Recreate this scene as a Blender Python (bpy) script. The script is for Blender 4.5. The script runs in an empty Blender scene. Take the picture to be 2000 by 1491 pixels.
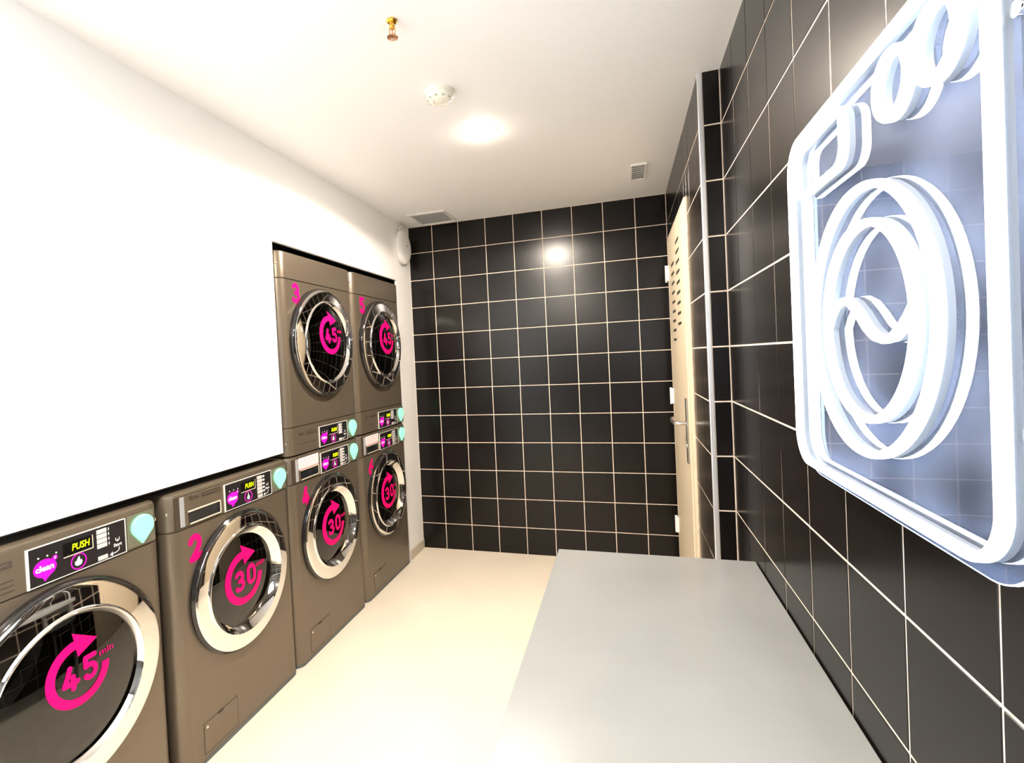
import bpy, bmesh, math, random
from mathutils import Vector, Matrix
random.seed(7)
PI = math.pi
S = bpy.context.scene
C = S.collection

# ---------------------------------------------------------------- room sizes
H = 2.382          # ceiling
W = 1.774          # door wall plane
XR = 1.846         # near right wall plane
YP = -1.497        # step between the two
P = 0.2            # tile pitch
X1 = 0.1852        # first joint of the back wall
Z1 = 2.189         # first joint below the ceiling
YB = -5.4          # rear of the room

# ---------------------------------------------------------------- camera
cam = bpy.data.cameras.new('camera'); co = bpy.data.objects.new('camera', cam); C.objects.link(co)
yaw, pitch, roll = 0.3127, -0.0185, -0.0483
f0 = Vector((-math.sin(yaw), math.cos(yaw), 0)); r0 = Vector((math.cos(yaw), math.sin(yaw), 0)); u0 = Vector((0, 0, 1))
f = f0*math.cos(pitch)+u0*math.sin(pitch); u = -f0*math.sin(pitch)+u0*math.cos(pitch)
r = r0*math.cos(roll)+u*math.sin(roll); u = -r0*math.sin(roll)+u*math.cos(roll)
M = Matrix(((r.x, u.x, -f.x, 1.4786), (r.y, u.y, -f.y, -3.5871), (r.z, u.z, -f.z, 1.3833), (0, 0, 0, 1)))
co.matrix_world = M
cam.sensor_width = 36; cam.sensor_fit = 'HORIZONTAL'
cam.lens = 1015.58*36/2000
cam.shift_x = 109.68/2000; cam.shift_y = -21.4/2000
cam.clip_start = 0.02
S.camera = co

# ---------------------------------------------------------------- world, light, exposure
wd = bpy.data.worlds.new('daylight'); S.world = wd; wd.use_nodes = True
bg = wd.node_tree.nodes['Background']; bg.inputs[0].default_value = (0.72, 0.85, 1, 1); bg.inputs[1].default_value = 3.0
S.view_settings.view_transform = 'Standard'; S.view_settings.look = 'None'
S.view_settings.exposure = 1.93; S.view_settings.gamma = 1; S.view_settings.use_curve_mapping = False
LAMP = 120.0        # strength of the ceiling downlights
BEAM = 30.0
NEON = 4.2
def area(name, loc, rot, sx, sy, power, col):
    l = bpy.data.lights.new(name, 'AREA'); l.shape = 'RECTANGLE'; l.size = sx; l.size_y = sy
    l.energy = power; l.color = col
    o = bpy.data.objects.new(name, l); o.location = loc; o.rotation_euler = rot; C.objects.link(o); return o
area('daylight_at_shop_window', (XR+0.3, -4.62, 1.25), (PI/2, 0, PI/2), 1.2, 1.8, 55, (0.86, 0.93, 1.0))

# ---------------------------------------------------------------- materials
def mat(name, col, rough=0.5, metal=0.0, spec=0.5, emit=None, es=0.0, coat=0.0, noise=None, bump=None):
    m = bpy.data.materials.new(name); m.use_nodes = True; n = m.node_tree.nodes; l = m.node_tree.links
    b = n['Principled BSDF']
    b.inputs['Base Color'].default_value = (*col, 1); b.inputs['Roughness'].default_value = rough
    b.inputs['Metallic'].default_value = metal; b.inputs['Specular IOR Level'].default_value = spec
    b.inputs['Coat Weight'].default_value = coat; b.inputs['Coat Roughness'].default_value = 0.15
    if emit: b.inputs['Emission Color'].default_value = (*emit, 1); b.inputs['Emission Strength'].default_value = es
    if noise or bump:
        tc = n.new('ShaderNodeTexCoord')
    if noise:   # (scale, amount, detail)
        nz = n.new('ShaderNodeTexNoise'); nz.inputs['Scale'].default_value = noise[0]; nz.inputs['Detail'].default_value = noise[2]
        l.new(tc.outputs['Object'], nz.inputs['Vector'])
        rp = n.new('ShaderNodeMapRange'); rp.inputs['From Min'].default_value = 0.3; rp.inputs['From Max'].default_value = 0.7
        rp.inputs['To Min'].default_value = 1-noise[1]; rp.inputs['To Max'].default_value = 1+noise[1]
        l.new(nz.outputs['Fac'], rp.inputs['Value'])
        mx = n.new('ShaderNodeVectorMath'); mx.operation = 'SCALE'; mx.inputs[0].default_value = col
        l.new(rp.outputs['Result'], mx.inputs['Scale']); l.new(mx.outputs['Vector'], b.inputs['Base Color'])
    if bump:    # (scale, strength)
        nb = n.new('ShaderNodeTexNoise'); nb.inputs['Scale'].default_value = bump[0]; nb.inputs['Detail'].default_value = 3
        l.new(tc.outputs['Object'], nb.inputs['Vector'])
        bp = n.new('ShaderNodeBump'); bp.inputs['Strength'].default_value = bump[1]; bp.inputs['Distance'].default_value = 0.002
        l.new(nb.outputs['Fac'], bp.inputs['Height']); l.new(bp.outputs['Normal'], b.inputs['Normal'])
    return m
def glass_mat(name, tint, gloss_rough=0.02, ior=1.5, haze=0.0, haze_col=(1, 1, 1), minrefl=0.0):
    m = bpy.data.materials.new(name); m.use_nodes = True; n = m.node_tree.nodes; l = m.node_tree.links
    n.remove(n['Principled BSDF']); out = n['Material Output']
    t = n.new('ShaderNodeBsdfTransparent'); t.inputs[0].default_value = (*tint, 1)
    g = n.new('ShaderNodeBsdfAnisotropic'); g.inputs['Roughness'].default_value = gloss_rough; g.inputs['Color'].default_value = (1, 1, 1, 1)
    fr = n.new('ShaderNodeFresnel'); fr.inputs[0].default_value = ior
    ad = n.new('ShaderNodeMath'); ad.operation = 'ADD'; ad.inputs[1].default_value = minrefl; ad.use_clamp = True
    l.new(fr.outputs[0], ad.inputs[0])
    mx = n.new('ShaderNodeMixShader'); l.new(ad.outputs[0], mx.inputs[0]); l.new(t.outputs[0], mx.inputs[1]); l.new(g.outputs[0], mx.inputs[2])
    last = mx
    if haze:
        d = n.new('ShaderNodeBsdfDiffuse'); d.inputs[0].default_value = (*haze_col, 1)
        tr = n.new('ShaderNodeBsdfTranslucent'); tr.inputs[0].default_value = (*haze_col, 1)
        a = n.new('ShaderNodeMixShader'); a.inputs[0].default_value = 0.5; l.new(d.outputs[0], a.inputs[1]); l.new(tr.outputs[0], a.inputs[2])
        tc = n.new('ShaderNodeTexCoord'); nz = n.new('ShaderNodeTexNoise'); nz.inputs['Scale'].default_value = 9; nz.inputs['Detail'].default_value = 5
        l.new(tc.outputs['Object'], nz.inputs['Vector'])
        rp = n.new('ShaderNodeMapRange'); rp.inputs['From Min'].default_value = 0.35; rp.inputs['From Max'].default_value = 0.7
        rp.inputs['To Min'].default_value = haze*0.4; rp.inputs['To Max'].default_value = haze*1.5; l.new(nz.outputs['Fac'], rp.inputs['Value'])
        m2 = n.new('ShaderNodeMixShader'); l.new(rp.outputs['Result'], m2.inputs[0]); l.new(mx.outputs[0], m2.inputs[1]); l.new(a.outputs[0], m2.inputs[2]); last = m2
    l.new(last.outputs[0], out.inputs['Surface'])
    return m

m_white = mat('white_paint', (0.88, 0.88, 0.875), 0.6, bump=(60, 0.05))
m_ceil = mat('ceiling_paint', (0.86, 0.865, 0.875), 0.7, bump=(50, 0.04))
m_grout = mat('cream_grout', (0.70, 0.58, 0.48), 0.8, noise=(30, 0.15, 3))
m_tile = mat('black_glazed_tile', (0.0030, 0.0020, 0.0019), 0.26, 0, 0.33, noise=(2.0, 0.3, 2), bump=(9, 0.035))
m_floor = mat('pale_screed', (0.76, 0.68, 0.555), 0.42, 0, 0.4, noise=(3.0, 0.04, 6))
m_skirt = mat('beige_skirting', (0.55, 0.49, 0.40), 0.5)
m_darkwall = mat('dark_wall_paint', (0.03, 0.028, 0.026), 0.6)
m_dark = mat('cavity_shade', (0.012, 0.013, 0.014), 0.7)  # near-black colour paints in the shade inside the niche
m_body = mat('graphite_metal', (0.185, 0.150, 0.110), 0.36, 0.55, 0.5, bump=(700, 0.03))
m_seam = mat('seam_dark', (0.05, 0.035, 0.02), 0.6)
m_chrome = mat('chrome', (0.86, 0.85, 0.83), 0.035, 1.0)
m_chromeb = mat('brushed_chrome', (0.6, 0.58, 0.54), 0.22, 1.0)
m_rim = mat('black_gloss_rim', (0.015, 0.014, 0.014), 0.08, 0.0, 0.6)
m_drum = mat('drum_steel', (0.35, 0.33, 0.30), 0.3, 1.0)
m_gasket = mat('grey_rubber', (0.06, 0.06, 0.06), 0.6)
m_glass = glass_mat('tinted_door_glass', (0.20, 0.19, 0.17), 0.015, 1.52, 0.0, minrefl=0.02)
m_pink = mat('pink_vinyl', (0.93, 0.0, 0.17), 0.6, 0, 0.15)
m_panel = mat('black_panel', (0.012, 0.010, 0.012), 0.35)
m_silver = mat('silver_frame', (0.85, 0.83, 0.80), 0.3, 0.3)
m_slot = mat('slot_black_gloss', (0.015, 0.017, 0.02), 0.06)
m_edge = mat('cream_edge', (0.85, 0.74, 0.60), 0.35, 0.4)
m_print = mat('white_print', (0.8, 0.8, 0.8), 0.5)
m_button = mat('grey_button', (0.62, 0.58, 0.57), 0.45)
m_logo = mat('dark_print', (0.06, 0.045, 0.035), 0.5)
m_bubble = mat('magenta_badge', (0.75, 0.0, 0.45), 0.4, emit=(0.85, 0.0, 0.5), es=0.16)
m_lcd = mat('lcd_text', (0.7, 0.9, 0.0), 0.4, emit=(0.75, 1.0, 0.0), es=0.42)
m_lcdb = mat('lcd_black', (0.004, 0.004, 0.004), 0.2)
m_mint = mat('mint_led_badge', (0.10, 0.45, 0.24), 0.4, emit=(0.30, 1.0, 0.50), es=0.34)
m_pocket = mat('pocket_metal', (0.24, 0.23, 0.17), 0.4, 0.5)
m_dend = mat('drawer_end_painted_glint', (0.42, 0.43, 0.45), 0.35, 0.3)  # pale tone paints in the neon's reflection on the curved drawer end
m_screw = mat('screw_steel', (0.9, 0.87, 0.8), 0.2, 0.9)
m_paper = mat('pink_white_paper', (0.9, 0.80, 0.79), 0.6)
m_ptext = mat('pink_paper_print', (0.8, 0.35, 0.4), 0.6)
m_foot = mat('blue_grey_plinth', (0.10, 0.115, 0.12), 0.5)
m_table = mat('grey_laminate', (0.235, 0.24, 0.235), 0.27, 0, 0.5, noise=(4, 0.05, 5), bump=(160, 0.04))
m_leg = mat('grey_steel', (0.3, 0.3, 0.3), 0.35, 0.8)
m_doorp = mat('cream_door_paint', (0.66, 0.56, 0.41), 0.4)
m_alu = mat('aluminium_trim', (0.74, 0.74, 0.76), 0.3, 0.6)
m_plaster = mat('rough_plaster', (0.62, 0.48, 0.36), 0.9, bump=(40, 0.6), noise=(30, 0.2, 4))
m_brass = mat('brass', (0.80, 0.48, 0.10), 0.22, 1.0)
m_copper = mat('copper_deflector', (0.72, 0.42, 0.25), 0.3, 1.0)
m_plast = mat('ivory_plastic', (0.86, 0.84, 0.74), 0.4)
m_slotg = mat('slot_grey', (0.45, 0.43, 0.36), 0.6)
m_slotd = mat('slot_shadow_grey', (0.03, 0.026, 0.02), 0.8)
m_vent = mat('white_vent', (0.78, 0.77, 0.76), 0.45)
m_ventd = mat('vent_dark', (0.66, 0.65, 0.64), 0.8)
m_lamp = mat('lamp_diffuser', (1, 1, 1), 0.5, emit=(1.0, 0.88, 0.745), es=LAMP)
m_neon = mat('neon_flex', (0.9, 0.95, 1), 0.4, emit=(0.78, 0.87, 1.0), es=NEON)
m_nbase = mat('silicone_base', (0.16, 0.18, 0.21), 0.4)
m_acryl = glass_mat('clear_acrylic', (0.93, 0.95, 0.98), 0.02, 1.42, 0.075, (0.56, 0.66, 0.95), minrefl=0.01)
m_acredge = mat('acrylic_edge_glow', (0.7, 0.8, 0.9), 0.3, emit=(0.62, 0.78, 1.0), es=0.6)  # emission stands in for neon light caught in the board's edge
m_pane = glass_mat('window_glass', (0.95, 0.97, 0.97), 0.01, 1.5)

# ---------------------------------------------------------------- helpers
def obj(name, bm, m, parent=None, smooth=False, recalc=True):
    if recalc: bmesh.ops.recalc_face_normals(bm, faces=bm.faces)
    me = bpy.data.meshes.new(name); bm.to_mesh(me); bm.free()
    for q in (m if isinstance(m, (list, tuple)) else [m]): me.materials.append(q)
    if smooth: 
        for p in me.polygons: p.use_smooth = True
        me.set_sharp_from_angle(angle=math.radians(35))
    o = bpy.data.objects.new(name, me); C.objects.link(o)
    if parent: o.parent = parent
    return o
def tag(o, label, cat, group=None):
    o['label'] = label; o['category'] = cat
    if group: o['group'] = group
    return o
def thing(name, label, cat, loc=(0, 0, 0), group=None):
    o = bpy.data.objects.new(name, None); o.empty_display_size = 0.05; C.objects.link(o); o.location = loc
    return tag(o, label, cat, group)
def struct(name, bm, m, smooth=False):
    o = obj(name, bm, m, None, smooth); o['kind'] = 'structure'; return o
def box(bm, x0, x1, y0, y1, z0, z1, bev=0, seg=2):
    g = bmesh.ops.create_cube(bm, size=1)['verts']
    for v in g: v.co = Vector(((x0+x1)/2+v.co.x*(x1-x0), (y0+y1)/2+v.co.y*(y1-y0), (z0+z1)/2+v.co.z*(z1-z0)))
    if bev:
        es = list({e for v in g for e in v.link_edges})
        bmesh.ops.bevel(bm, geom=es, offset=bev, segments=seg, affect='EDGES', profile=0.5)
def nb(): return bmesh.new()
def B(*a, **k):
    bm = nb(); box(bm, *a, **k); return bm
def lathe(bm, prof, ctr, axis='x', n=64, close=False):
    """prof: list of (along, radius); revolved round an axis through ctr"""
    rings = []
    for a, rr in prof:
        if rr < 1e-6:
            p = {'x': (a, 0, 0), 'z': (0, 0, a)}[axis]; rings.append([bm.verts.new(Vector(ctr)+Vector(p))]); continue
        ring = []
        for i in range(n):
            t = 2*PI*i/n; c, s = math.cos(t)*rr, math.sin(t)*rr
            p = {'x': (a, c, s), 'z': (c, s, a)}[axis]; ring.append(bm.verts.new(Vector(ctr)+Vector(p)))
        rings.append(ring)
    for A, D in zip(rings[:-1], rings[1:]):
        if len(A) == 1 and len(D) == 1: continue
        for i in range(n):
            j = (i+1) % n
            if len(A) == 1: bm.faces.new((A[0], D[i], D[j]))
            elif len(D) == 1: bm.faces.new((A[i], A[j], D[0]))
            else: bm.faces.new((A[i], A[j], D[j], D[i]))
def poly_extrude(bm, pts, x0, x1, bev=0):
    """pts (y,z) closed outline extruded from x0 to x1"""
    a = [bm.verts.new((x0, p[0], p[1])) for p in pts]; b = [bm.verts.new((x1, p[0], p[1])) for p in pts]
    if bev:
        c = sum((Vector((0, *p)) for p in pts), Vector())/len(pts)
        b2 = []
        for i, p in enumerate(pts):
            q = Vector(p); pa = Vector(pts[i-1]); pb = Vector(pts[(i+1) % len(pts)])
            t = (pb-pa).normalized(); nrm = Vector((t.y, -t.x))
            if (q+nrm*0.001-Vector((c.y, c.z))).length > (q-Vector((c.y, c.z))).length: nrm = -nrm
            q2 = q+nrm*bev; b2.append(bm.verts.new((x1+bev*0.9, q2.x, q2.y)))
        for i in range(len(pts)): j = (i+1) % len(pts); bm.faces.new((b[i], b[j], b2[j], b2[i]))
        bm.faces.new(b2)
    else: bm.faces.new(b)
    bm.faces.new(a[::-1])
    for i in range(len(pts)): j = (i+1) % len(pts); bm.faces.new((a[i], a[j], b[j], b[i]))
def arc(cx, cy, rx, ry, a0, a1, n=14):
    return [(cx+rx*math.cos(math.radians(a0+(a1-a0)*i/n)), cy+ry*math.sin(math.radians(a0+(a1-a0)*i/n))) for i in range(n+1)]
def rrect(y0, y1, z0, z1, rad, n=6):
    p = []
    for cy, cz, a in ((y1-rad, z1-rad, 0), (y0+rad, z1-rad, 90), (y0+rad, z0+rad, 180), (y1-rad, z0+rad, 270)): p += arc(cy, cz, rad, rad, a, a+90, n)
    return p
def strokes(bm, polys, w, T, X, th=0.0006):
    """round-capped strokes; T maps glyph (a,b) to (y,z); X(y,z) gives the surface height"""
    e = th; h = w/2
    def vert(q): return bm.verts.new((X(q.x, q.y)+e, q.x, q.y))
    for pl in polys:
        pts = [Vector(T(*p)) for p in pl]
        for i, p in enumerate(pts):
            e += 0.000012
            n = 12 if i in (0, len(pts)-1) or len(pts) < 8 else 10
            bm.faces.new([vert(p+Vector((math.cos(2*PI*k/n), math.sin(2*PI*k/n)))*h) for k in range(n)])
            if i:
                a = pts[i-1]; d = (p-a)
                if d.length < 1e-6: continue
                d.normalize(); nn = Vector((-d.y, d.x))*h; e += 0.000012
                bm.faces.new([vert(q) for q in (a-nn, p-nn, p+nn, a+nn)])
    for fc in bm.faces:
        fc.normal_update()
        if fc.normal.x < 0: fc.normal_flip()
G = {  # glyph strokes in a 1 x 1 box (y right, z up)
 '0': [arc(.5, .68, .42, .32, 0, 180)+arc(.5, .32, .42, .32, 180, 360)+[(.92, .68)]],
 '2': [arc(.48, .70, .38, .30, 165, -35, 12)+[(.62, .36), (.35, .16), (.12, 0), (.55, .04), (.98, .10)]],
 '3': [arc(.45, .75, .36, .25, 150, -80, 12)+[(.42, .52)], [(.42, .52)]+arc(.46, .26, .42, .26, 75, -150, 14)],
 '4': [[(.50, 1.0), (.32, .66), (.06, .28), (.45, .26), (.95, .26)], [(.66, .56), (.66, .0)]],
 '5': [[(.88, 1.0), (.5, 1.0), (.20, 1.0), (.18, .58)]+arc(.46, .31, .42, .31, 110, -145, 14)],
 '6': [[(.78, .98), (.50, .78), (.20, .48), (.08, .30)]+arc(.5, .28, .42, .28, 180, 540, 22)],
}
def glyph(bm, ch, y0, z0, w, h, sw, X, tilt=0.0):
    strokes(bm, G[ch], sw, lambda a, b: (y0+sw/2+a*(w-sw)+tilt*b, z0+sw/2+b*(h-sw)+0.0*a), X)
_txt = {}
def text_bm(s, size, y, z, x, bold=0.0, width=None, shear=0.0, rise=0.0):
    """flat lettering facing +x with its lower-left corner at (y, z)"""
    k = (s, bold)
    if k not in _txt:
        cu = bpy.data.curves.new('t', 'FONT'); cu.body = s; cu.size = 1; cu.offset = bold; cu.resolution_u = 3
        to = bpy.data.objects.new('t', cu); C.objects.link(to)
        dg = bpy.context.evaluated_depsgraph_get(); me = bpy.data.meshes.new_from_object(to.evaluated_get(dg))
        _txt[k] = ([v.co.copy() for v in me.vertices], [tuple(p.vertices) for p in me.polygons])
        bpy.data.objects.remove(to); bpy.data.curves.remove(cu); bpy.data.meshes.remove(me)
    vs, fs = _txt[k]
    xs = [v.x for v in vs]; ys = [v.y for v in vs]
    sc = size/(max(ys)-min(ys)); sx = sc if width is None else width/(max(xs)-min(xs))
    bm = nb(); nv = [bm.verts.new((x, y+(v.x-min(xs))*sx+shear*(v.y-min(ys))*sc, z+(v.y-min(ys))*sc+rise*(v.x-min(xs))*sx)) for v in vs]
    for fc in fs:
        try: q = bm.faces.new([nv[i] for i in fc])
        except ValueError: continue
        q.normal_update()
        if q.normal.x < 0: q.normal_flip()
    return bm
def tube(bm, pts, rad, n=10, closed=False):
    pts = [Vector(p) for p in pts]; N = len(pts); rings = []
    ref = None
    for i in range(N):
        a = pts[i-1] if (closed or i) else pts[i]; b = pts[(i+1) % N] if (closed or i < N-1) else pts[i]
        d = (b-a).normalized()
        if ref is None: ref = d.orthogonal().normalized()
        ref = (ref-d*ref.dot(d)).normalized(); bi = d.cross(ref)
        rings.append([bm.verts.new(pts[i]+ref*math.cos(2*PI*k/n)*rad+bi*math.sin(2*PI*k/n)*rad) for k in range(n)])
    for i in range(N if closed else N-1):
        A = rings[i]; D = rings[(i+1) % N]
        off = 0
        if closed and i == N-1: off = min(range(n), key=lambda o: (A[0].co-D[o].co).length)
        for k in range(n): bm.faces.new((A[k], A[(k+1) % n], D[(k+1+off) % n], D[(k+off) % n]))
    if not closed: bm.faces.new(rings[0][::-1]); bm.faces.new(rings[-1])

# ---------------------------------------------------------------- room shell
bm = nb(); box(bm, -0.9, XR+0.12, YB-0.1, 0.12, -0.1, 0); struct('floor', bm, m_floor)
bm = nb(); box(bm, -0.9, XR+0.12, YB-0.1, 0.12, H, H+0.1); struct('ceiling', bm, m_ceil)

# left wall: one solid with the low opening and the tall niche cut out of it
NY0, NY1, NZ, LZ, LY0 = -1.603, -0.250, 1.963, 1.005, -3.62
bm = nb()
for y0, y1, z0 in ((YB, LY0, 0), (LY0, NY0, LZ), (NY0, NY1, NZ), (NY1, 0.0, 0)): box(bm, -0.018, 0.0, y0, y1, z0, H)
wl = struct('wall_left', bm, m_white)
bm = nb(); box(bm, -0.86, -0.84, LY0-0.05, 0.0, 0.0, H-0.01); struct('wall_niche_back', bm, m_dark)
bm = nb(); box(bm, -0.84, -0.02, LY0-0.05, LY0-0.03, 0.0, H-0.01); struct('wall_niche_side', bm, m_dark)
bm = nb(); box(bm, 0.0, 0.009, NY1+0.0, -0.0005, 0.0, 0.068, 0.002); struct('baseboard_left', bm, m_skirt)
# black strip behind the opening's top edge, standing in for the gap's shade
bm = nb(); box(bm, -0.045, -0.0185, LY0, NY0, 0.996, 1.04); struct('shade_strip_1', bm, m_dark)
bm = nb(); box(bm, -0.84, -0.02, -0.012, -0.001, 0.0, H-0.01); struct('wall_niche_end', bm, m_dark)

def tile_mesh(w, h, name='tile'):
    bm = nb(); t = 0.0014; e = 0.0006
    v = [bm.verts.new(p) for p in ((-w/2, -h/2, 0), (w/2, -h/2, 0), (w/2, h/2, 0), (-w/2, h/2, 0))]
    q = [bm.verts.new(p) for p in ((-w/2+e*.2, -h/2+e*.2, t-e), (w/2-e*.2, -h/2+e*.2, t-e), (w/2-e*.2, h/2-e*.2, t-e), (-w/2+e*.2, h/2-e*.2, t-e))]
    s = [bm.verts.new(p) for p in ((-w/2+e, -h/2+e, t), (w/2-e, -h/2+e, t), (w/2-e, h/2-e, t), (-w/2+e, h/2-e, t))]
    for A, D in ((v, q), (q, s)):
        for i in range(4): bm.faces.new((A[i], A[(i+1) % 4], D[(i+1) % 4], D[i]))
    bm.faces.new(s); bm.faces.new(v[::-1])
    me = bpy.data.meshes.new(name); bm.to_mesh(me); bm.free(); me.materials.append(m_tile); return me
_tm = {}
GJ = 0.0050
def tiles(parent, cuts_a, cuts_z, place, jit=0.0022, skip=None):
    for i in range(len(cuts_a)-1):
        for j in range(len(cuts_z)-1):
            a0, a1, z0, z1 = cuts_a[i], cuts_a[i+1], cuts_z[j], cuts_z[j+1]
            a0 += GJ/2; a1 -= GJ/2; z0 += GJ/2; z1 -= GJ/2
            for q0, q1, s0, s1 in (skip(a0, a1, z0, z1) if skip else [(a0, a1, z0, z1)]):
                if q1-q0 < 0.008 or s1-s0 < 0.008: continue
                k = (round(q1-q0, 3), round(s1-s0, 3))
                if k not in _tm: _tm[k] = tile_mesh(*k)
                o = bpy.data.objects.new('tile', _tm[k]); C.objects.link(o)
                R = Matrix.Rotation(random.gauss(0, jit), 4, 'X') @ Matrix.Rotation(random.gauss(0, jit), 4, 'Y')
                o.matrix_world = place((q0+q1)/2, (s0+s1)/2) @ R
                o.parent = parent
zc = [0.0]+[Z1-P*k for k in range(10, -1, -1)]+[H]
# back wall (y = 0)
bm = nb(); box(bm, -0.86, XR+0.12, 0.0004, 0.12, 0, H); wb = struct('wall_back', bm, m_grout)
MB = Matrix(((1, 0, 0, 0), (0, 0, -1, 0), (0, 1, 0, 0), (0, 0, 0, 1)))
def pl_back(a, z): return Matrix.Translation((a, 0.0006, z)) @ MB
tiles(wb, [0.0]+[X1+P*k for k in range(8)]+[W-0.001], zc, pl_back)
# door wall (x = W), with the doorway
DY0, DY1, DZ = -1.035, -0.165, 2.07
bm = nb(); box(bm, W+0.0004, XR+0.12, YP+0.006, 0.0004, 0, H); wdoor = struct('wall_right_far', bm, m_grout)
MR = Matrix(((0, 0, -1, 0), (-1, 0, 0, 0), (0, 1, 0, 0), (0, 0, 0, 1)))
def pl_door(a, z): return Matrix.Translation((W+0.0006, a, z)) @ MR
def cut_door(a0, a1, z0, z1):
    if a1 <= DY0 or a0 >= DY1 or z0 >= DZ: return [(a0, a1, z0, z1)]
    r_ = []
    if a0 < DY0: r_.append((a0, DY0, z0, z1))
    if a1 > DY1: r_.append((DY1, a1, z0, z1))
    if z1 > DZ: r_.append((max(a0, DY0), min(a1, DY1), DZ, z1))
    return r_
tiles(wdoor, [YP+0.012, -1.345, -1.145, -0.945, -0.745, -0.545, -0.345, -0.145, -0.004], zc, pl_door, skip=cut_door)
# pier strip (faces the camera)
bm = nb(); box(bm, W+0.004, XR+0.12, YP+0.0004, YP+0.006, 0, H); wp = struct('wall_pier', bm, m_grout)
def pl_pier(a, z): return Matrix.Translation((a, YP+0.0006, z)) @ MB
tiles(wp, [W+0.012, XR-0.001], zc, pl_pier, 0.001)
bm = nb(); box(bm, W-0.003, W+0.0125, YP-0.003, YP+0.0135, 0, H-0.001, 0.002); struct('trim_2', bm, m_alu)
# near right wall (x = XR)
WY0, WY1, WZ0, WZ1 = -5.297, -4.097, 0.389, 2.189
bm = nb()
for y0, y1, z0, z1 in ((YB, WY0, 0, H), (WY1, YP+0.0004, 0, H), (WY0, WY1, 0, WZ0), (WY0, WY1, WZ1, H)): box(bm, XR+0.0004, XR+0.12, y0, y1, z0, z1)
wr = struct('wall_right', bm, m_grout)
def pl_right(a, z): return Matrix.Translation((XR+0.0006, a, z)) @ MR
def cut_window(a0, a1, z0, z1):
    c = (a0+a1)/2, (z0+z1)/2
    return [] if WY0 < c[0] < WY1 and WZ0 < c[1] < WZ1 else [(a0, a1, z0, z1)]
tiles(wr, [YB]+[YP-P*k for k in range(19, -1, -1)], zc, pl_right, 0.0014, skip=cut_window)
# rear wall, and the shop window in the right wall behind the camera
bm = nb(); box(bm, -0.09, XR+0.12, YB-0.1, YB, 0, H); struct('wall_rear', bm, m_darkwall)
bm = nb()
for y in (WY0, (WY0+WY1)/2-0.02, WY1-0.04): box(bm, XR+0.03, XR+0.07, y, y+0.04, WZ0, WZ1)
for z in (WZ0, WZ1-0.04): box(bm, XR+0.03, XR+0.07, WY0, WY1, z, z+0.04)
w1 = struct('window_1', bm, m_alu)
for y0, y1 in ((WY0+0.04, (WY0+WY1)/2-0.02), ((WY0+WY1)/2+0.02, WY1-0.04)): obj('pane', B(XR+0.048, XR+0.053, y0, y1, WZ0+0.04, WZ1-0.04), m_pane, w1)

# ---------------------------------------------------------------- door in the door wall
XD = W-0.016
d1 = struct('door_1', B(XD-0.002, W+0.03, DY0+0.055, DY1-0.035, 0.006, DZ-0.035, 0.0025), m_doorp)
bm = nb()   # steel frame round the leaf
box(bm, W-0.012, W+0.03, DY0+0.004, DY0+0.05, 0, DZ-0.002, 0.002); box(bm, W-0.012, W+0.03, DY1-0.030, DY1-0.002, 0, DZ-0.002, 0.002); box(bm, W-0.012, W+0.03, DY0+0.05, DY1-0.03, DZ-0.032, DZ-0.002, 0.002)
obj('door_frame', bm, m_doorp, d1)
bm = nb()   # broken plaster edge beside the frame
z = 0.02
while z < DZ-0.03:
    h_ = random.uniform(0.05, 0.16); wdt = random.uniform(0.004, 0.016)
    box(bm, W-0.004, W+0.004, DY0-wdt, DY0+0.004, z, min(z+h_, DZ), 0.001); z += h_+random.choice((0, 0, 0.03))
obj('plaster_edge', bm, m_plaster, d1)
# three pin hinges at the far side
for z in (1.845, 1.11, 0.33):
    bm = nb(); box(bm, XD-0.018, XD+0.01, DY1-0.062, DY1-0.026, z-0.045, z+0.045, 0.003); h = obj('hinge', bm, m_vent, d1)
    bm = nb(); lathe(bm, [(z-0.05, 0), (z-0.05, 0.007), (z+0.05, 0.007), (z+0.05, 0)], (XD-0.014, DY1-0.030, 0), 'z', 12); obj('hinge_pin', bm, m_vent, h)
# louvre slots: two columns of slanted slits, pressed out of the sheet
for col, (yc, zs, n_) in enumerate(((-0.47, 1.86, 9), (-0.74, 1.935, 9))):
    for k in range(n_):
        z = zs-k*0.052
        sl = obj('louvre_slot', B(XD-0.0030, XD-0.001, yc-0.075, yc+0.075, z-0.008, z+0.005), m_slotd, d1)
        bm = nb(); box(bm, XD-0.0045, XD-0.001, yc-0.077, yc+0.077, z+0.005, z+0.0085, 0.0008, 1); obj('louvre_lip', bm, m_doorp, sl)
# lever handle on a long plate
obj('handle_plate', B(XD-0.011, XD-0.002, -0.945, -0.905, 0.845, 1.155, 0.003), m_chromeb, d1)
bm = nb(); tube(bm, [(XD-0.008, -0.925, 1.035), (XD-0.035, -0.925, 1.035), (XD-0.052, -0.921, 1.035), (XD-0.062, -0.908, 1.036), (XD-0.064, -0.87, 1.038), (XD-0.064, -0.82, 1.040), (XD-0.060, -0.80, 1.046)], 0.0095, 12)
obj('door_handle', bm, m_chromeb, d1, True)
bm = nb(); lathe(bm, [(XD-0.013, 0), (XD-0.013, 0.009), (XD-0.010, 0.010)], (0, -0.925, 0.93), 'x', 16); obj('lock_cylinder', bm, m_chromeb, d1, True)

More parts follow.
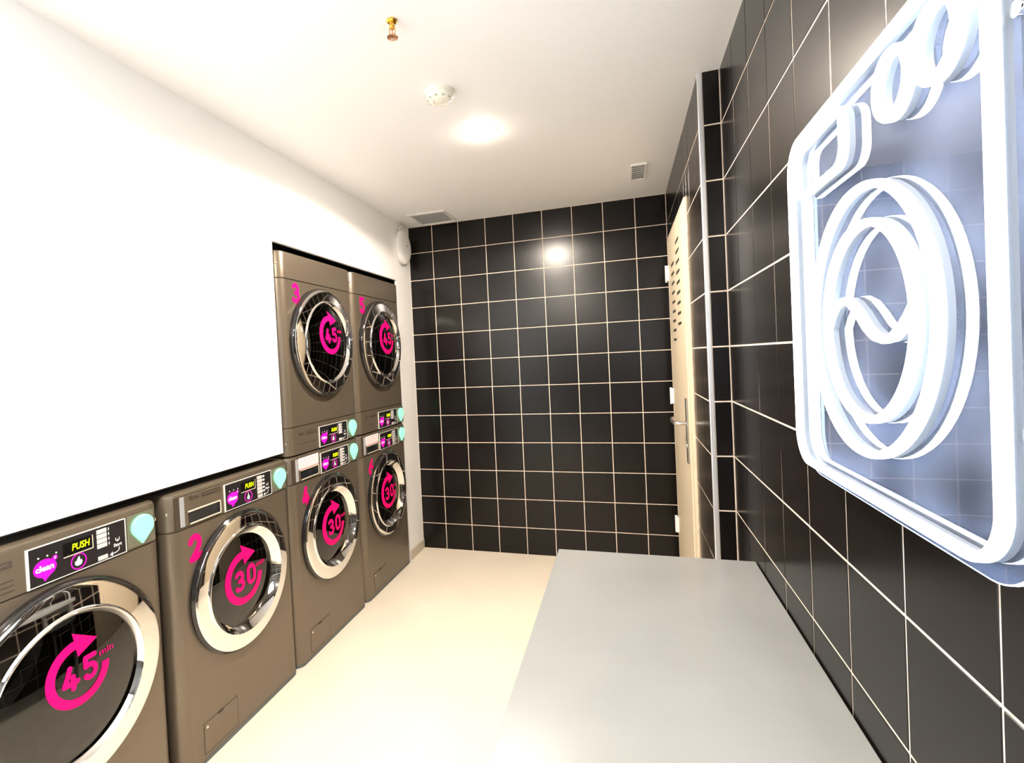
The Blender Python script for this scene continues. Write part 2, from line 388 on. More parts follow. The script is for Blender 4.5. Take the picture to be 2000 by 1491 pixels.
# ---------------------------------------------------------------- laundry machines
HW = 0.329         # half width
XF = 0.012         # front face
RC = 0.044         # vertical corner radius
def plan(xf=XF, rc=RC, back=-0.70, hw=HW, n=7):
    p = [(back, -hw), (xf-rc, -hw)]
    p += [(xf-rc+rc*math.sin(t), -hw+rc-rc*math.cos(t)) for t in (PI/2*k/n for k in range(1, n+1))]
    p += [(xf-rc+rc*math.cos(t), hw-rc+rc*math.sin(t)) for t in (PI/2*k/n for k in range(0, n))]
    p += [(xf-rc, hw), (back, hw)]
    return p   # closed outline in (x, y)
def slab(bm, z0, z1, xf=XF, rc=RC, hw=HW, back=-0.70, top_round=0.0, bot_round=0.0):
    lev = [(z0, bot_round)] if bot_round else [(z0, 0)]
    if bot_round: lev.append((z0+bot_round, 0))
    if top_round: lev += [(z1-top_round, 0), (z1-top_round*0.35, top_round*0.18), (z1, top_round*0.75)]
    else: lev.append((z1, 0))
    rings = []
    for z, ins in lev: rings.append([bm.verts.new((x, y, z)) for x, y in plan(xf-ins, rc, back, hw-ins*0.5)])
    for A, D in zip(rings[:-1], rings[1:]):
        for i in range(len(A)): j = (i+1) % len(A); bm.faces.new((A[i], A[j], D[j], D[i]))
    bm.faces.new(rings[0][::-1]); bm.faces.new(rings[-1])
def body_with_hole(bm, z0, z1, zc_, rh=0.236, zlo=None):
    """cabinet shell: rounded sides, closed back, front plane with a round hole"""
    pl = plan(); L = [bm.verts.new((x, y, z0)) for x, y in pl]; U = [bm.verts.new((x, y, z1)) for x, y in pl]
    n = len(pl); nf = [i for i in range(n) if abs(pl[i][0]-XF) < 1e-6]; a, b = nf[0], nf[1]
    for i in range(n):
        j = (i+1) % n
        if i == a: continue
        bm.faces.new((L[i], L[j], U[j], U[i]))
    bm.faces.new(L[::-1]); bm.faces.new(U)
    y0, y1 = pl[a][1], pl[b][1]; N = 64; hole = []; rim = []
    for k in range(N):
        t = 2*PI*k/N+PI/N; c, s = math.cos(t), math.sin(t)
        hole.append(bm.verts.new((XF, rh*c, zc_+rh*s)))
        sc = min((y1 if c > 0 else -y0)/max(abs(c), 1e-6), ((z1-zc_) if s > 0 else (zc_-z0))/max(abs(s), 1e-6))
        rim.append(bm.verts.new((XF, sc*c, zc_+sc*s)))
    for k in range(N): j = (k+1) % N; bm.faces.new((hole[k], hole[j], rim[j], rim[k]))
    corners = [(y1, z1), (y0, z1), (y0, z0), (y1, z0)]
    for cy, cz in corners:
        ang = math.atan2(cz-zc_, cy) % (2*PI); k = int(((ang-PI/N) % (2*PI))/(2*PI/N)); j = (k+1) % N
        v = bm.verts.new((XF, cy, cz)); bm.faces.new((rim[k], rim[j], v))
    inn = [bm.verts.new((XF-0.03, v.co.y, v.co.z)) for v in hole]
    for k in range(N): j = (k+1) % N; bm.faces.new((hole[k], inn[k], inn[j], hole[j]))
    bmesh.ops.remove_doubles(bm, verts=bm.verts, dist=1e-5)

def number_decal(root, ch, y, z, w=0.074, h=0.098, sw=0.021):
    bm = nb(); glyph(bm, ch, y, z, w, h, sw, lambda a, b: XF); o = obj('number_decal', bm, m_pink, root, recalc=False)
    o['label'] = 'pink vinyl number %s' % ch

def arrow_decal(root, txt, yc, zc_, R, X):
    s = R/0.09; bm = nb(); th = 0.0012
    ro, ri = R, R*0.735
    N = 56; a0, a1 = -6, -267
    prev = None
    for k in range(N+1):
        t = math.radians(a0+(a1-a0)*k/N); q = []
        for rr in (ri, (ri+ro)/2, ro):
            y, z = yc+rr*math.cos(t), zc_+rr*math.sin(t); q.append(bm.verts.new((X(y, z)+th, y, z)))
        if prev:
            for i in range(2): bm.faces.new((prev[i], prev[i+1], q[i+1], q[i]))
        prev = q
    tri = [(-0.008, 0.112), (-0.001, 0.044), (0.060, 0.070)]   # arrow head
    def P2(p): y, z = yc+p[0]*s, zc_+p[1]*s; return bm.verts.new((X(y, z)+th+0.0002, y, z))
    n_ = 8; A, Bq, Cq = [Vector(p) for p in tri]; grid = {}
    for i in range(n_+1):
        for j in range(n_+1-i): grid[i, j] = P2(A+(Bq-A)*i/n_+(Cq-A)*j/n_)
    for i in range(n_):
        for j in range(n_-i):
            bm.faces.new((grid[i, j], grid[i+1, j], grid[i, j+1]))
            if i+j < n_-1: bm.faces.new((grid[i+1, j], grid[i+1, j+1], grid[i, j+1]))
    Xt = lambda y, z: X(y, z)+0.0006
    dw, dh, sw = 0.054*s, 0.071*s, 0.0145*s
    glyph(bm, txt[0], yc-0.053*s, zc_-0.040*s, dw, dh, sw, Xt); glyph(bm, txt[1], yc+0.003*s, zc_-0.035*s, dw, dh, sw, Xt)
    t = text_bm('min', 0.017*s, yc+0.060*s, zc_+0.012*s, 0, 0.01, 0.046*s)
    me = bpy.data.meshes.new('t'); 
    for v in t.verts: v.co.x = X(v.co.y, v.co.z)+th
    t.to_mesh(me); t.free(); bm.from_mesh(me); bpy.data.meshes.remove(me)
    for fc in bm.faces:
        fc.normal_update()
        if fc.normal.x < 0: fc.normal_flip()
    o = obj('arrow_decal', bm, m_pink, root, recalc=False)
    o['label'] = 'pink circular arrow around %s min' % txt

def fascia(root, zb, dryer, sticker=False):
    """printed control strip; zb = bottom of the black panel"""
    x0 = XF+0.0022
    p0, p1 = -0.073, 0.196; pz0, pz1 = zb, zb+0.098
    fr = obj('control_panel', B(x0-0.002, x0+0.0015, p0, p1, pz0, pz1, 0.0005), m_panel, root)
    bm = nb()
    box(bm, x0-0.002, x0+0.003, p0-0.006, p0, pz0-0.003, pz1+0.003, 0.0006)
    box(bm, x0-0.002, x0+0.0026, p0, p1, pz1, pz1+0.003, 0.0006); box(bm, x0-0.002, x0+0.0026, p0, p1, pz0-0.0025, pz0, 0.0006); box(bm, x0-0.002, x0+0.0026, p1, p1+0.003, pz0-0.002, pz1+0.002, 0.0006)
    obj('panel_frame', bm, m_silver, fr)
    xs = x0+0.0016
    # display
    obj('display', B(xs, xs+0.001, 0.013, 0.093, zb+0.050, zb+0.085), m_lcdb, fr)
    bm = nb(); box(bm, xs, xs+0.0022, 0.013, 0.093, zb+0.047, zb+0.0495); box(bm, xs, xs+0.0022, 0.0935, 0.0955, zb+0.047, zb+0.085); obj('display_edge', bm, m_edge, fr)
    obj('display_text', text_bm('PUSH', 0.019, 0.036, zb+0.059, xs+0.0014, 0.015, 0.048, 0.12), m_lcd, fr, recalc=False)
    # indicator dots
    bm = nb()
    for k in range(3): lathe(bm, [(xs, 0.0024), (xs+0.001, 0.002), (xs+0.0012, 0)], (0, -0.050+0.0225*k, zb+0.070), 'x', 10)
    obj('indicator_dot', bm, m_print, fr)
    # speech bubble badge
    pts = arc(-0.035, zb+0.040, 0.029, 0.0235, -66, 254, 28)+[(-0.037, zb+0.006)]
    bm = nb(); poly_extrude(bm, pts, xs, xs+0.0008); lathe(bm, [(xs, 0.0065), (xs+0.0008, 0.0065), (xs+0.0008, 0)], (0, -0.009, zb+0.059), 'x', 14); obj('badge', bm, m_bubble, fr)
    obj('badge_text', text_bm('clean', 0.0165, -0.059, zb+0.033, xs+0.0012, 0.035, 0.046), m_print, fr, recalc=False)
    obj('badge_text', text_bm('c', 0.0065, -0.0115, zb+0.0558, xs+0.0012, 0.02), m_print, fr, recalc=False)
    # ring with a drop (washers) or flame (dryers)
    bm = nb(); lathe(bm, [(xs, 0.0195), (xs+0.0007, 0.0195), (xs+0.0007, 0.0222), (xs, 0.0222)], (0, 0.053, zb+0.025), 'x', 32); obj('ring_print', bm, m_bubble, fr)
    bm = nb()
    if dryer:
        poly_extrude(bm, [(0.053, zb+0.013), (0.060, zb+0.015), (0.063, zb+0.022), (0.060, zb+0.029), (0.0575, zb+0.025), (0.055, zb+0.039), (0.050, zb+0.033), (0.046, zb+0.025), (0.043, zb+0.028), (0.042, zb+0.019), (0.046, zb+0.014)], xs, xs+0.0008)
    else:
        poly_extrude(bm, arc(0.053, zb+0.020, 0.0075, 0.0075, -235, 55, 16)+[(0.0545, zb+0.034), (0.053, zb+0.041), (0.0515, zb+0.034)], xs, xs+0.0008)
    obj('symbol', bm, m_print, fr)
    # buttons
    nbt = 4 if dryer else 5; bh = 0.056/nbt if dryer else 0.075/nbt
    zt = zb+0.093
    for k in range(nbt): obj('button', B(xs-0.0005, xs+0.0022, 0.107, 0.137, zt-(k+1)*bh+0.001, zt-k*bh-0.001, 0.0006, seg=1), m_button, fr)
    obj('button', B(xs-0.0005, xs+0.0022, 0.108, 0.137, zb+0.003, zb+0.015, 0.0006, seg=1), m_button, fr)
    bm = nb()
    for k in range(nbt):
        z = zt-(k+0.72)*bh
        if dryer: box(bm, xs, xs+0.0007, 0.1425, 0.1450, z-0.001, z+0.007)
        else: box(bm, xs, xs+0.0007, 0.1415, 0.1540, z-0.001, z+0.0065)
    obj('button_print', bm, m_print, fr)
    obj('start_text', text_bm('Start', 0.010, 0.157, zb+0.026, xs+0.0008, 0.03, 0.026), m_print, fr, recalc=False)
    bm = nb(); strokes(bm, [[(0.174, zb+0.022), (0.173, zb+0.014), (0.166, zb+0.010), (0.152, zb+0.0085)]], 0.0026, lambda a, b: (a, b), lambda a, b: xs, 0.0008)
    v = [bm.verts.new((xs+0.0008, *q)) for q in ((0.143, zb+0.008), (0.153, zb+0.0015), (0.153, zb+0.0155))]; bm.faces.new(v); obj('start_arrow', bm, m_print, fr, recalc=False)
    bm = nb(); strokes(bm, [arc(0.170, zb+0.048, 0.006, 0.006, 150, 390, 12), [(0.170, zb+0.041), (0.170, zb+0.047)]], 0.0022, lambda a, b: (a, b), lambda a, b: xs, 0.0008); obj('coin_print', bm, m_print, fr, recalc=False)
    # lit badge in its pocket
    pk = obj('badge_pocket', B(x0-0.002, x0+0.0006, 0.205, 0.300, zb+0.001, zb+0.101, 0.0005), m_pocket, root)
    pts = arc(0.255, zb+0.060, 0.0385, 0.0355, -34, 214, 30)+[(0.251, zb+0.006)]
    bm = nb(); poly_extrude(bm, pts, x0, x0+0.008, 0.004)
    o = obj('light_badge', bm, m_mint, root, True); o['label'] = 'glowing mint green speech bubble badge'
    # maker's lettering and name strip
    zl = zb+(0.090 if not dryer else 0.082)
    if dryer == 'upright': zl = None
    if zl and not sticker:
        bm = nb(); x0 += 0 if dryer else 0.0044; lathe(bm, [(x0, 0.0072), (x0+0.0008, 0.0072), (x0+0.0008, 0)], (0, -0.236, zl+0.005), 'x', 20); obj('maker_mark', bm, m_logo, root)
        obj('maker_text', text_bm('LG', 0.011, -0.224, zl, x0+0.0008, 0.03), m_logo, root, recalc=False)
        lb = obj('name_strip', B(x0, x0+0.0012, -0.188, -0.102, zl-0.002+0.002, zl+0.011), m_logo, root)
        obj('name_text', text_bm('Commercial', 0.0055, -0.182, zl+0.003, x0+0.0014, 0, 0.072), m_pocket, lb, recalc=False)

def door(root, zc_, dryer, dc_up=False):
    d = bpy.data.objects.new('door', None); d.empty_display_size = 0.05; C.objects.link(d); d.parent = root
    ro = (0.278 if dc_up else 0.271) if dryer else 0.262
    xl = 0.060 if dryer else 0.044     # lip height
    xc = XF+(0.026 if dryer else 0.017)
    bm = nb(); lathe(bm, [(XF-0.001, ro-0.03), (XF-0.001, ro+0.003), (XF+0.010, ro+0.004), (xc-0.004, ro+0.001), (xc, ro-0.003), (xc, ro-0.012)], (0, 0, zc_), 'x', 96); obj('door_rim', bm, m_rim, d, True)
    if dryer: prof = [(xc-0.004, ro-0.004), (xc+0.002, ro-0.005), (xc+0.0048, ro-0.009), (xc+0.007, ro-0.020), (xl-0.008, 0.209), (xl-0.002, 0.2055), (xl, 0.203), (xl, 0.200), (xl-0.004, 0.1965), (xl-0.016, 0.190)]
    else: prof = [(xc-0.004, ro-0.004), (xc+0.002, ro-0.005), (xc+0.0045, ro-0.008), (xc+0.006, ro-0.016), (xl-0.006, 0.208), (xl-0.001, 0.2045), (xl, 0.202), (xl, 0.199), (xl-0.005, 0.195), (xl-0.025, 0.180), (xl-0.031, 0.172)]
    bm = nb(); lathe(bm, prof, (0, 0, zc_), 'x', 96); obj('door_ring', bm, m_chrome, d, True)
    xe, rg, rise = (xl-0.016, 0.190, 0.020) if dryer else (xl-0.031, 0.172, 0.016)
    X = lambda y, z: xe+rise*max(0.0, 1-(y*y+(z-zc_)**2)/(rg*rg))
    bm = nb(); n_ = 10; lathe(bm, [(xe+rise*(1-(k/n_)**2), rg*k/n_) for k in range(n_+1)], (0, 0, zc_), 'x', 72)
    g = obj('door_glass', bm, m_glass, d, True)
    # dark seal and drum behind the glass
    bm = nb(); lathe(bm, [(xe-0.002, rg), (xe-0.02, rg-0.012), (XF-0.05, rg-0.006), (XF-0.06, 0.20)], (0, 0, zc_), 'x', 64); obj('door_seal', bm, m_gasket, d, True)
    bm = nb(); lathe(bm, [(-0.05, 0.20), (-0.08, 0.232), (-0.42, 0.232), (-0.44, 0.20), (-0.42, 0.05), (-0.40, 0)], (0, 0, zc_), 'x', 48)
    for k in range(3):
        t = 2*PI*k/3+0.5; c, s = math.cos(t), math.sin(t)
        p = []
        for x in (-0.10, -0.40):
            for rr, wv in ((0.232, -0.03), (0.17, 0.0), (0.232, 0.03)): p.append(bm.verts.new((x, rr*c-wv*s, zc_+rr*s+wv*c)))
        bm.faces.new((p[0], p[1], p[4], p[3])); bm.faces.new((p[1], p[2], p[5], p[4])); bm.faces.new((p[0], p[2], p[1])); bm.faces.new((p[3], p[4], p[5]))
    obj('drum', bm, m_drum, root, True)
    return d, X

def screw(root, y, z, x):
    bm = nb(); lathe(bm, [(-0.001, 0.0058), (0.0012, 0.0055), (0.0026, 0.0035), (0.003, 0)], (x, y, z), 'x', 12); obj('screw', bm, m_screw, root, True)

def machine(kind, yc, zb, num, label, group, arrow, sticker=False, num_pos=(-0.245, 0)):
    nm = {'washer': 'washing_machine', 'dryer': 'tumble_dryer', 'upright': 'tumble_dryer'}[kind]
    root = thing(nm, label, 'washing machine' if kind == 'washer' else 'dryer', (0, yc, zb), group)
    if kind in ('washer', 'upright'):
        dc = 0.567 if kind == 'washer' else 0.556
        bm = nb(); body_with_hole(bm, 0.014, 0.8455, dc); obj('cabinet', bm, m_body, root, True)
        bm = nb(); slab(bm, 0.8455, 0.8495, XF-0.004, RC-0.004, HW-0.003); obj('seam', bm, m_seam, root)
        bm = nb(); slab(bm, 0.8495, 0.977, XF+0.001, RC, HW, top_round=0.018); obj('fascia', bm, m_body, root, True)
        bm = nb(); slab(bm, 0.001, 0.014, XF+0.002, RC, HW-0.001); obj('plinth', bm, m_foot, root)
        fascia(root, 0.853, False if kind == 'washer' else 'upright', sticker)
        screw(root, -0.3205, 0.912, XF-0.017); screw(root, 0.3205, 0.912, XF-0.017)
        ht = obj('service_hatch', B(XF-0.002, XF+0.0018, -0.232, -0.068, 0.030, 0.136, 0.0012, seg=1), m_body, root)
        bm = nb(); box(bm, XF-0.002, XF+0.0006, -0.2345, -0.0655, 0.0275, 0.1385); obj('hatch_gap', bm, m_seam, ht)
        bm = nb(); lathe(bm, [(XF+0.001, 0.005), (XF+0.003, 0.0045), (XF+0.004, 0)], (0, -0.219, 0.120), 'x', 12); obj('hatch_screw', bm, m_screw, ht, True)
        obj('hatch_notch', B(XF, XF+0.004, -0.166, -0.140, 0.131, 0.138, 0.001, seg=1), m_seam, ht)
    else:
        dc = 1.509-0.980
        bm = nb(); slab(bm, 0.002, 0.129, XF+0.001, RC); obj('fascia', bm, m_body, root, True)
        bm = nb(); slab(bm, 0.129, 0.133, XF-0.004, RC-0.004, HW-0.003); obj('seam', bm, m_seam, root)
        bm = nb(); body_with_hole(bm, 0.133, 0.820, dc); obj('cabinet', bm, m_body, root, True)
        bm = nb(); slab(bm, 0.820, 0.824, XF-0.004, RC-0.004, HW-0.003); obj('seam', bm, m_seam, root)
        bm = nb(); slab(bm, 0.824, 0.948, XF+0.001, RC, HW, top_round=0.010); obj('top_panel', bm, m_body, root, True)
        fascia(root, 0.006, 'stacked')
        screw(root, -0.3205, 0.060, XF-0.017); screw(root, -0.3205, 0.888, XF-0.017); screw(root, 0.3205, 0.060, XF-0.017)
        bm = nb(); box(bm, XF+0.0005, XF+0.0016, -0.26, -0.10, 0.0455, 0.0470); obj('crease', bm, m_seam, root)
    if kind == 'washer':
        x0 = XF+0.0008
        dr = obj('detergent_drawer', B(x0-0.004, x0+0.0045, -0.268, -0.099, 0.857, 0.960, 0.0015), m_body, root)
        # curved left end of the drawer front
        bm = nb(); prev = None
        for k in range(7):
            t = PI/2*k/6*0.62; y = -0.268-0.044*math.sin(t)/math.sin(PI/2*0.62)*0.78; x = x0+0.0045-0.020*(1-math.cos(t))*2.1
            q = [bm.verts.new((x, y, 0.857)), bm.verts.new((x, y, 0.960)), bm.verts.new((x-0.004, y, 0.960)), bm.verts.new((x-0.004, y, 0.857))]
            if prev:
                for i in range(4): bm.faces.new((prev[i], prev[(i+1) % 4], q[(i+1) % 4], q[i]))
            else: bm.faces.new(q)
            prev = q
        bm.faces.new(prev[::-1]); obj('drawer_end', bm, m_dend, dr, True)
        obj('drawer_gap', B(x0-0.004, x0+0.0008, -0.305, -0.096, 0.854, 0.963), m_seam, dr)
        obj('drawer_handle', B(x0+0.004, x0+0.0052, -0.252, -0.104, 0.862, 0.901, 0.0004, seg=1), m_slot, dr)
        bm = nb(); box(bm, x0+0.004, x0+0.008, -0.254, -0.103, 0.901, 0.9060, 0.0008, seg=1); box(bm, x0+0.004, x0+0.008, -0.247, -0.103, 0.8575, 0.8620, 0.0008, seg=1); box(bm, x0+0.004, x0+0.008, -0.104, -0.1005, 0.860, 0.903, 0.0008, seg=1)
        obj('handle_edge', bm, m_edge, dr)
        if sticker:
            pp = obj('paper_notice', B(x0+0.0046, x0+0.0054, -0.266, -0.100, 0.908, 0.962), m_paper, root); pp['label'] = 'white and pink paper notice stuck on the drawer'
            bm = nb()
            for k in range(5): box(bm, x0+0.0054, x0+0.0057, -0.258, -0.110-0.012*(k % 2), 0.951-k*0.0085, 0.953-k*0.0085)
            box(bm, x0+0.0054, x0+0.0057, -0.266, -0.100, 0.908, 0.912); obj('notice_print', bm, m_ptext, pp)
    if kind == 'upright':
        x0 = XF+0.001
        lb = obj('name_strip', B(x0, x0+0.0014, -0.215, -0.109, 0.926, 0.942), m_logo, root)
        obj('name_text', text_bm('Electric Dryer', 0.0068, -0.205, 0.931, x0+0.0017, 0, 0.088), m_pocket, lb, recalc=False)
        for z in (0.893, 0.880, 0.867): obj('crease', B(x0, x0+0.0012, -0.262, -0.108, z-0.0008, z+0.0008), m_seam, root)
        bm = nb(); lathe(bm, [(x0, 0.0072), (x0+0.0008, 0.0072), (x0+0.0008, 0)], (0, -0.262, 0.934), 'x', 20); obj('maker_mark', bm, m_logo, root)
        obj('maker_text', text_bm('LG', 0.010, -0.248, 0.929, x0+0.0008, 0.03), m_logo, root, recalc=False)
    d, X = door(root, dc, kind != 'washer', kind == 'upright')
    arrow_decal(d, arrow[0], arrow[1], arrow[2], arrow[3], X)
    if num: number_decal(root, num, num_pos[0], num_pos[1])
    return root

YC = [-2.603, -1.915, -1.254, -0.591]
machine('upright', YC[0], 0, None, 'graphite tumble dryer nearest the camera, beside washing machine 2, with a 45 min arrow', 'graphite laundry machines along the white wall', ('45', 0.004, 0.600, 0.086))
machine('washer', YC[1], 0, '2', 'graphite front-loading washing machine marked 2 under the low white wall', 'graphite laundry machines along the white wall', ('30', -0.006, 0.574, 0.103), num_pos=(-0.262, 0.720))
machine('washer', YC[2], 0, '4', 'graphite washing machine marked 4 with a paper notice, below dryer 3', 'graphite laundry machines along the white wall', ('30', -0.004, 0.574, 0.103), True, num_pos=(-0.248, 0.724))
machine('washer', YC[3], 0, '6', 'graphite washing machine marked 6, below dryer 5, farthest washer in the corner', 'graphite laundry machines along the white wall', ('30', -0.004, 0.574, 0.103), True, num_pos=(-0.240, 0.724))
machine('dryer', YC[2], 0.980, '3', 'graphite tumble dryer marked 3, stacked on washing machine 4', 'graphite laundry machines along the white wall', ('45', 0.004, 0.566, 0.098), num_pos=(-0.243, 0.712))
machine('dryer', YC[3], 0.980, '5', 'graphite tumble dryer marked 5, stacked on washing machine 6 next to the room corner', 'graphite laundry machines along the white wall', ('45', 0.004, 0.566, 0.098), num_pos=(-0.250, 0.712))

# ---------------------------------------------------------------- folding table
t = thing('folding_table', 'long grey laminate folding table pushed against the black tiled wall', 'table', (1.54, -2.60, 0))
TX0, TX1, TY0, TY1 = 1.239-1.54, XR-0.004-1.54, -3.42+2.60, -1.785+2.60
obj('tabletop', B(TX0, TX1, TY0, TY1, 0.688, 0.716, 0.0015), m_table, t)
for sx in (TX0+0.02, TX1-0.06):
    for sy in (TY0+0.02, TY1-0.06): obj('leg', B(sx, sx+0.04, sy, sy+0.04, 0, 0.6875, 0.002), m_leg, t)
for sy in (TY0+0.025, TY1-0.055): obj('rail', B(TX0+0.06, TX1-0.06, sy, sy+0.03, 0.63, 0.6875), m_leg, t)

# ---------------------------------------------------------------- neon sign
XN = 1.790; YS, ZS = -2.74, 1.455
sg = thing('neon_sign', 'glowing white neon washing machine outline on a clear acrylic board on the black tiles', 'sign', (XN, YS, ZS))
def nl(pts, closed, base=False): 
    """flexible neon strip: flat-backed ribbon, 9 mm wide, 14 mm deep, rounded face"""
    bm = nb(); wv = 0.0050; N = len(pts); rings = []
    prof = [(0.004, -wv), (0.004, wv), (-0.004, wv), (-0.007, wv*0.6), (-0.008, 0), (-0.007, -wv*0.6), (-0.004, -wv)]
    if base: prof = [(0.012, -wv*.8), (0.012, wv*.8), (0.0042, wv*.8), (0.0042, wv*.5), (0.0042, 0), (0.0042, -wv*.5), (0.0042, -wv*.8)]
    P_ = [Vector(p) for p in pts]
    for i in range(N):
        a = P_[i-1] if (closed or i) else P_[i]; b = P_[(i+1) % N] if (closed or i < N-1) else P_[i]
        d = (b-a).normalized(); nn = Vector((-d.y, d.x))
        rings.append([bm.verts.new((px, P_[i].x+nn.x*o-YS, P_[i].y+nn.y*o-ZS)) for px, o in prof])
    for i in range(N if closed else N-1):
        A = rings[i]; D = rings[(i+1) % N]
        for k in range(7): bm.faces.new((A[k], A[(k+1) % 7], D[(k+1) % 7], D[k]))
    if not closed: bm.faces.new(rings[0]); bm.faces.new(rings[-1][::-1])
    return bm
def neon(name, pts, closed):
    o = obj(name, nl(pts, closed), m_neon, sg, True); obj('tube_base', nl(pts, closed, True), m_nbase, o, True)
SY0, SY1, SZ0, SZ1 = -3.013, -2.464, 1.172, 1.742
neon('outline_tube', rrect(SY0, SY1, SZ0, SZ1, 0.055, 10), True)
neon('drum_tube', arc(-2.744, 1.410, 0.179, 0.179, 0, 355, 71), True)
neon('porthole_tube', arc(-2.750, 1.409, 0.131, 0.131, 0, 354, 59), True)
wpts = [(-2.622, 1.408), (-2.634, 1.424), (-2.652, 1.438), (-2.672, 1.443), (-2.694, 1.443), (-2.714, 1.436), (-2.737, 1.421), (-2.762, 1.400), (-2.784, 1.388), (-2.806, 1.384), (-2.830, 1.387), (-2.850, 1.397), (-2.868, 1.410), (-2.878, 1.420)]
neon('water_line_tube', wpts, False)
neon('drawer_tube', rrect(-2.703, -2.500, 1.640, 1.722, 0.026, 6), True)
neon('knob_tube', arc(-2.845, 1.681, 0.037, 0.037, 0, 350, 35), True)
neon('knob_tube', arc(-2.934, 1.681, 0.037, 0.037, 0, 350, 35), True)
XA = 1.802
ap = rrect(SY0-0.024-YS, SY1+0.012-YS, SZ0-0.020-ZS, SZ1+0.020-ZS, 0.07, 12)
bm = nb(); poly_extrude(bm, ap, XA-XN, XA-XN+0.005)
ab = obj('acrylic_board', bm, m_acryl, sg)
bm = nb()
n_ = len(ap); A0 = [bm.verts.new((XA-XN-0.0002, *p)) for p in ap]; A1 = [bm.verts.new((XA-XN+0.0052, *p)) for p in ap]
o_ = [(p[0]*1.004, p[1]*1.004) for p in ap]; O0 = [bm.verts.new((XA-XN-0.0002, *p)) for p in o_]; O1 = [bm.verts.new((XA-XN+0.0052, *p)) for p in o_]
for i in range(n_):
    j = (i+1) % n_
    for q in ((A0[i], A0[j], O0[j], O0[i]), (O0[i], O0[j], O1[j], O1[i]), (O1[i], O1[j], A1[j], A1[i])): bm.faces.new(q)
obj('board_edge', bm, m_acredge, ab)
for y, z in ((SY1, SZ1-0.09), (SY1, SZ0+0.09), (SY0-0.014, SZ1-0.09), (SY0-0.014, SZ0+0.125)):
    bm = nb(); lathe(bm, [(-0.004+XA-XN, 0), (-0.004+XA-XN, 0.007), (XA-XN-0.0004, 0.007)] if y < -3 else [(XA-XN+0.0056, 0.0), (XA-XN+0.0056, 0.006), (XR-XN-0.0012, 0.006)], (0, y-YS, z-ZS), 'x', 16); obj('standoff', bm, m_chrome, sg, True)

# ---------------------------------------------------------------- ceiling fittings
def downlight(x, y, label):
    t = thing('downlight', label, 'light', (x, y, H), 'recessed ceiling downlights')
    bm = nb(); lathe(bm, [(-0.001, 0.080), (-0.004, 0.078), (-0.005, 0.069), (-0.003, 0.066)], (0, 0, 0), 'z', 48); obj('frame', bm, m_white, t, True)
    bm = nb(); lathe(bm, [(-0.003, 0.0662), (-0.0075, 0.062), (-0.0100, 0.045), (-0.0115, 0.02), (-0.012, 0)], (0, 0, 0), 'z', 48); obj('diffuser', bm, m_lamp, t)
    l = bpy.data.lights.new('downlight_beam', 'SPOT'); l.energy = BEAM; l.color = (1.0, 0.88, 0.745); l.spot_size = math.radians(168); l.spot_blend = 0.12; l.shadow_soft_size = 0.045
    lo = bpy.data.objects.new('downlight_beam', l); C.objects.link(lo); lo.parent = t; lo.location = (0, 0, -0.022)
downlight(0.925, -1.345, 'round lit ceiling downlight between the smoke detector and the back wall')
downlight(0.80, -3.20, 'round lit ceiling downlight above the nearest dryer, behind the sprinkler')
downlight(0.80, -4.55, 'round lit ceiling downlight added out of view by the shop window')  # unseen lamp, added to light the rear of the room
t = thing('sprinkler', 'small brass fire sprinkler hanging from the white ceiling', 'sprinkler', (0.877, -2.172, H))
bm = nb(); lathe(bm, [(0, 0.016), (-0.003, 0.0165), (-0.007, 0.012), (-0.008, 0.0)], (0, 0, 0), 'z', 24); obj('rosette', bm, m_brass, t, True)
bm = nb(); lathe(bm, [(-0.007, 0.0075), (-0.018, 0.0075), (-0.020, 0.0055), (-0.026, 0.005), (-0.028, 0)], (0, 0, 0), 'z', 16)
for s in (-1, 1): tube(bm, [(s*0.005, 0, -0.018), (s*0.0095, 0, -0.026), (s*0.008, 0, -0.038), (s*0.002, 0, -0.046)], 0.0017, 8)
obj('body', bm, m_brass, t, True)
bm = nb(); lathe(bm, [(-0.026, 0.0022), (-0.045, 0.0022)], (0, 0, 0), 'z', 10); obj('glass_bulb', bm, m_copper, t, True)
bm = nb(); n_ = 16
c0 = bm.verts.new((0, 0, -0.0455)); 
for k in range(n_):
    t0 = 2*PI*k/n_; t1 = t0+2*PI/n_*0.68; q = []
    for rr, z in ((0.004, -0.0455), (0.0165, -0.0485)):
        for tt in (t0, t1): q.append(bm.verts.new((rr*math.cos(tt), rr*math.sin(tt), z)))
    q2 = [bm.verts.new(v.co+Vector((0, 0, -0.0012))) for v in q]
    bm.faces.new((q[0], q[1], q[3], q[2])); bm.faces.new((q2[0], q2[2], q2[3], q2[1]))
    bm.faces.new((q[2], q[3], q2[3], q2[2])); bm.faces.new((q[0], q[2], q2[2], q2[0])); bm.faces.new((q[1], q2[1], q2[3], q[3]))
bmesh.ops.delete(bm, geom=[c0], context='VERTS'); lathe(bm, [(-0.044, 0.0), (-0.045, 0.006), (-0.047, 0.006), (-0.047, 0)], (0, 0, 0), 'z', 16)
obj('deflector', bm, m_copper, t)
t = thing('smoke_detector', 'round ivory smoke detector on the ceiling between sprinkler and downlight', 'detector', (0.869, -1.738, H))
bm = nb(); lathe(bm, [(0, 0.056), (-0.012, 0.056), (-0.014, 0.054)], (0, 0, 0), 'z', 48); obj('base', bm, m_plast, t, True)
bm = nb(); lathe(bm, [(-0.014, 0.053), (-0.024, 0.049), (-0.033, 0.040), (-0.036, 0.030), (-0.0365, 0.024), (-0.034, 0.022), (-0.034, 0.018), (-0.0375, 0.017), (-0.039, 0)], (0, 0, 0), 'z', 48); obj('cover', bm, m_plast, t, True)
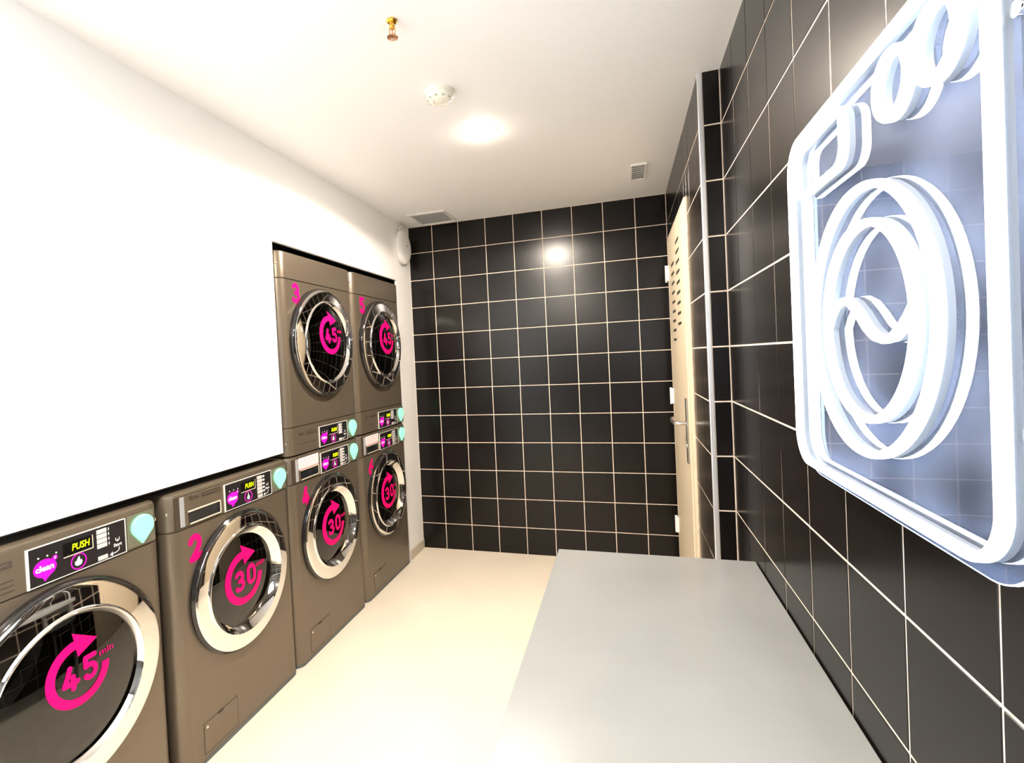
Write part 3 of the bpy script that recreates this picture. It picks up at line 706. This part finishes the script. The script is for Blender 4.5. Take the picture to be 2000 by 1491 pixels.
for k in range(10):
    a = 2*PI*k/10; bm = nb(); box(bm, -0.005, 0.005, -0.0022, 0.0022, -0.0025, 0.0025)
    bmesh.ops.transform(bm, matrix=Matrix.Rotation(a, 4, 'Z') @ Matrix.Translation((0, 0.0435, -0.0295)) @ Matrix.Rotation(-0.85, 4, 'X'), verts=bm.verts); obj('slot', bm, m_slotg, t)
def vent(name, label, x0, x1, y0, y1, n_, cat):
    cx, cy = (x0+x1)/2, (y0+y1)/2; t = thing(name, label, cat, (cx, cy, H)); a, b = (x1-x0)/2, (y1-y0)/2; fw = 0.018 if a > 0.08 else 0.010
    bm = nb()
    box(bm, -a, a, -b, -b+fw, -0.010, 0, 0.002, 1); box(bm, -a, a, b-fw, b, -0.010, 0, 0.002, 1); box(bm, -a, -a+fw, -b+fw, b-fw, -0.010, 0, 0.002, 1); box(bm, a-fw, a, -b+fw, b-fw, -0.010, 0, 0.002, 1)
    obj('frame', bm, m_vent, t)
    obj('backing', B(-a+fw, a-fw, -b+fw, b-fw, -0.0015, -0.0005), m_ventd, t)
    for k in range(n_):
        y = -b+fw+(k+0.5)*(2*b-2*fw)/n_; hh = (b-fw)/n_*0.78
        bm = nb(); box(bm, -a+fw, a-fw, -hh, hh, -0.0006, 0.0006)
        bmesh.ops.transform(bm, matrix=Matrix.Translation((0, y, -0.006)) @ Matrix.Rotation(0.32, 4, 'X'), verts=bm.verts); obj('slat', bm, m_vent, t)
vent('ceiling_vent', 'rectangular white slatted ceiling vent in the corner above the stacked dryers', 0.128, 0.395, -0.325, -0.040, 9, 'vent')
vent('ceiling_vent', 'small white ceiling grille near the door wall', 1.555, 1.640, -0.640, -0.375, 8, 'vent')

# round fitting high on the left wall
t = thing('wall_sounder', 'round white disc fitting high on the white wall beside dryer 5', 'alarm', (0, -0.165, 2.205))
bm = nb(); lathe(bm, [(0, 0.116), (0.018, 0.118), (0.020, 0.112)], (0, 0, 0), 'x', 56); obj('base', bm, m_vent, t, True)
bm = nb(); lathe(bm, [(0.020, 0.117), (0.030, 0.117), (0.040, 0.108), (0.046, 0.085), (0.049, 0.05), (0.050, 0)], (0, 0, 0), 'x', 56); obj('cover', bm, m_white, t, True)
bm = nb(); lathe(bm, [(0.048, 0.006), (0.0515, 0.005), (0.052, 0)], (0, 0.012, 0.008), 'x', 14); obj('indicator', bm, m_logo, t, True)
bm = nb(); tube(bm, [(0.016, -0.035, 0.112), (0.016, -0.030, 0.130), (0.014, 0.02, 0.160), (0.012, 0.045, 0.1765)], 0.006, 10); obj('cable', bm, m_vent, t, True)
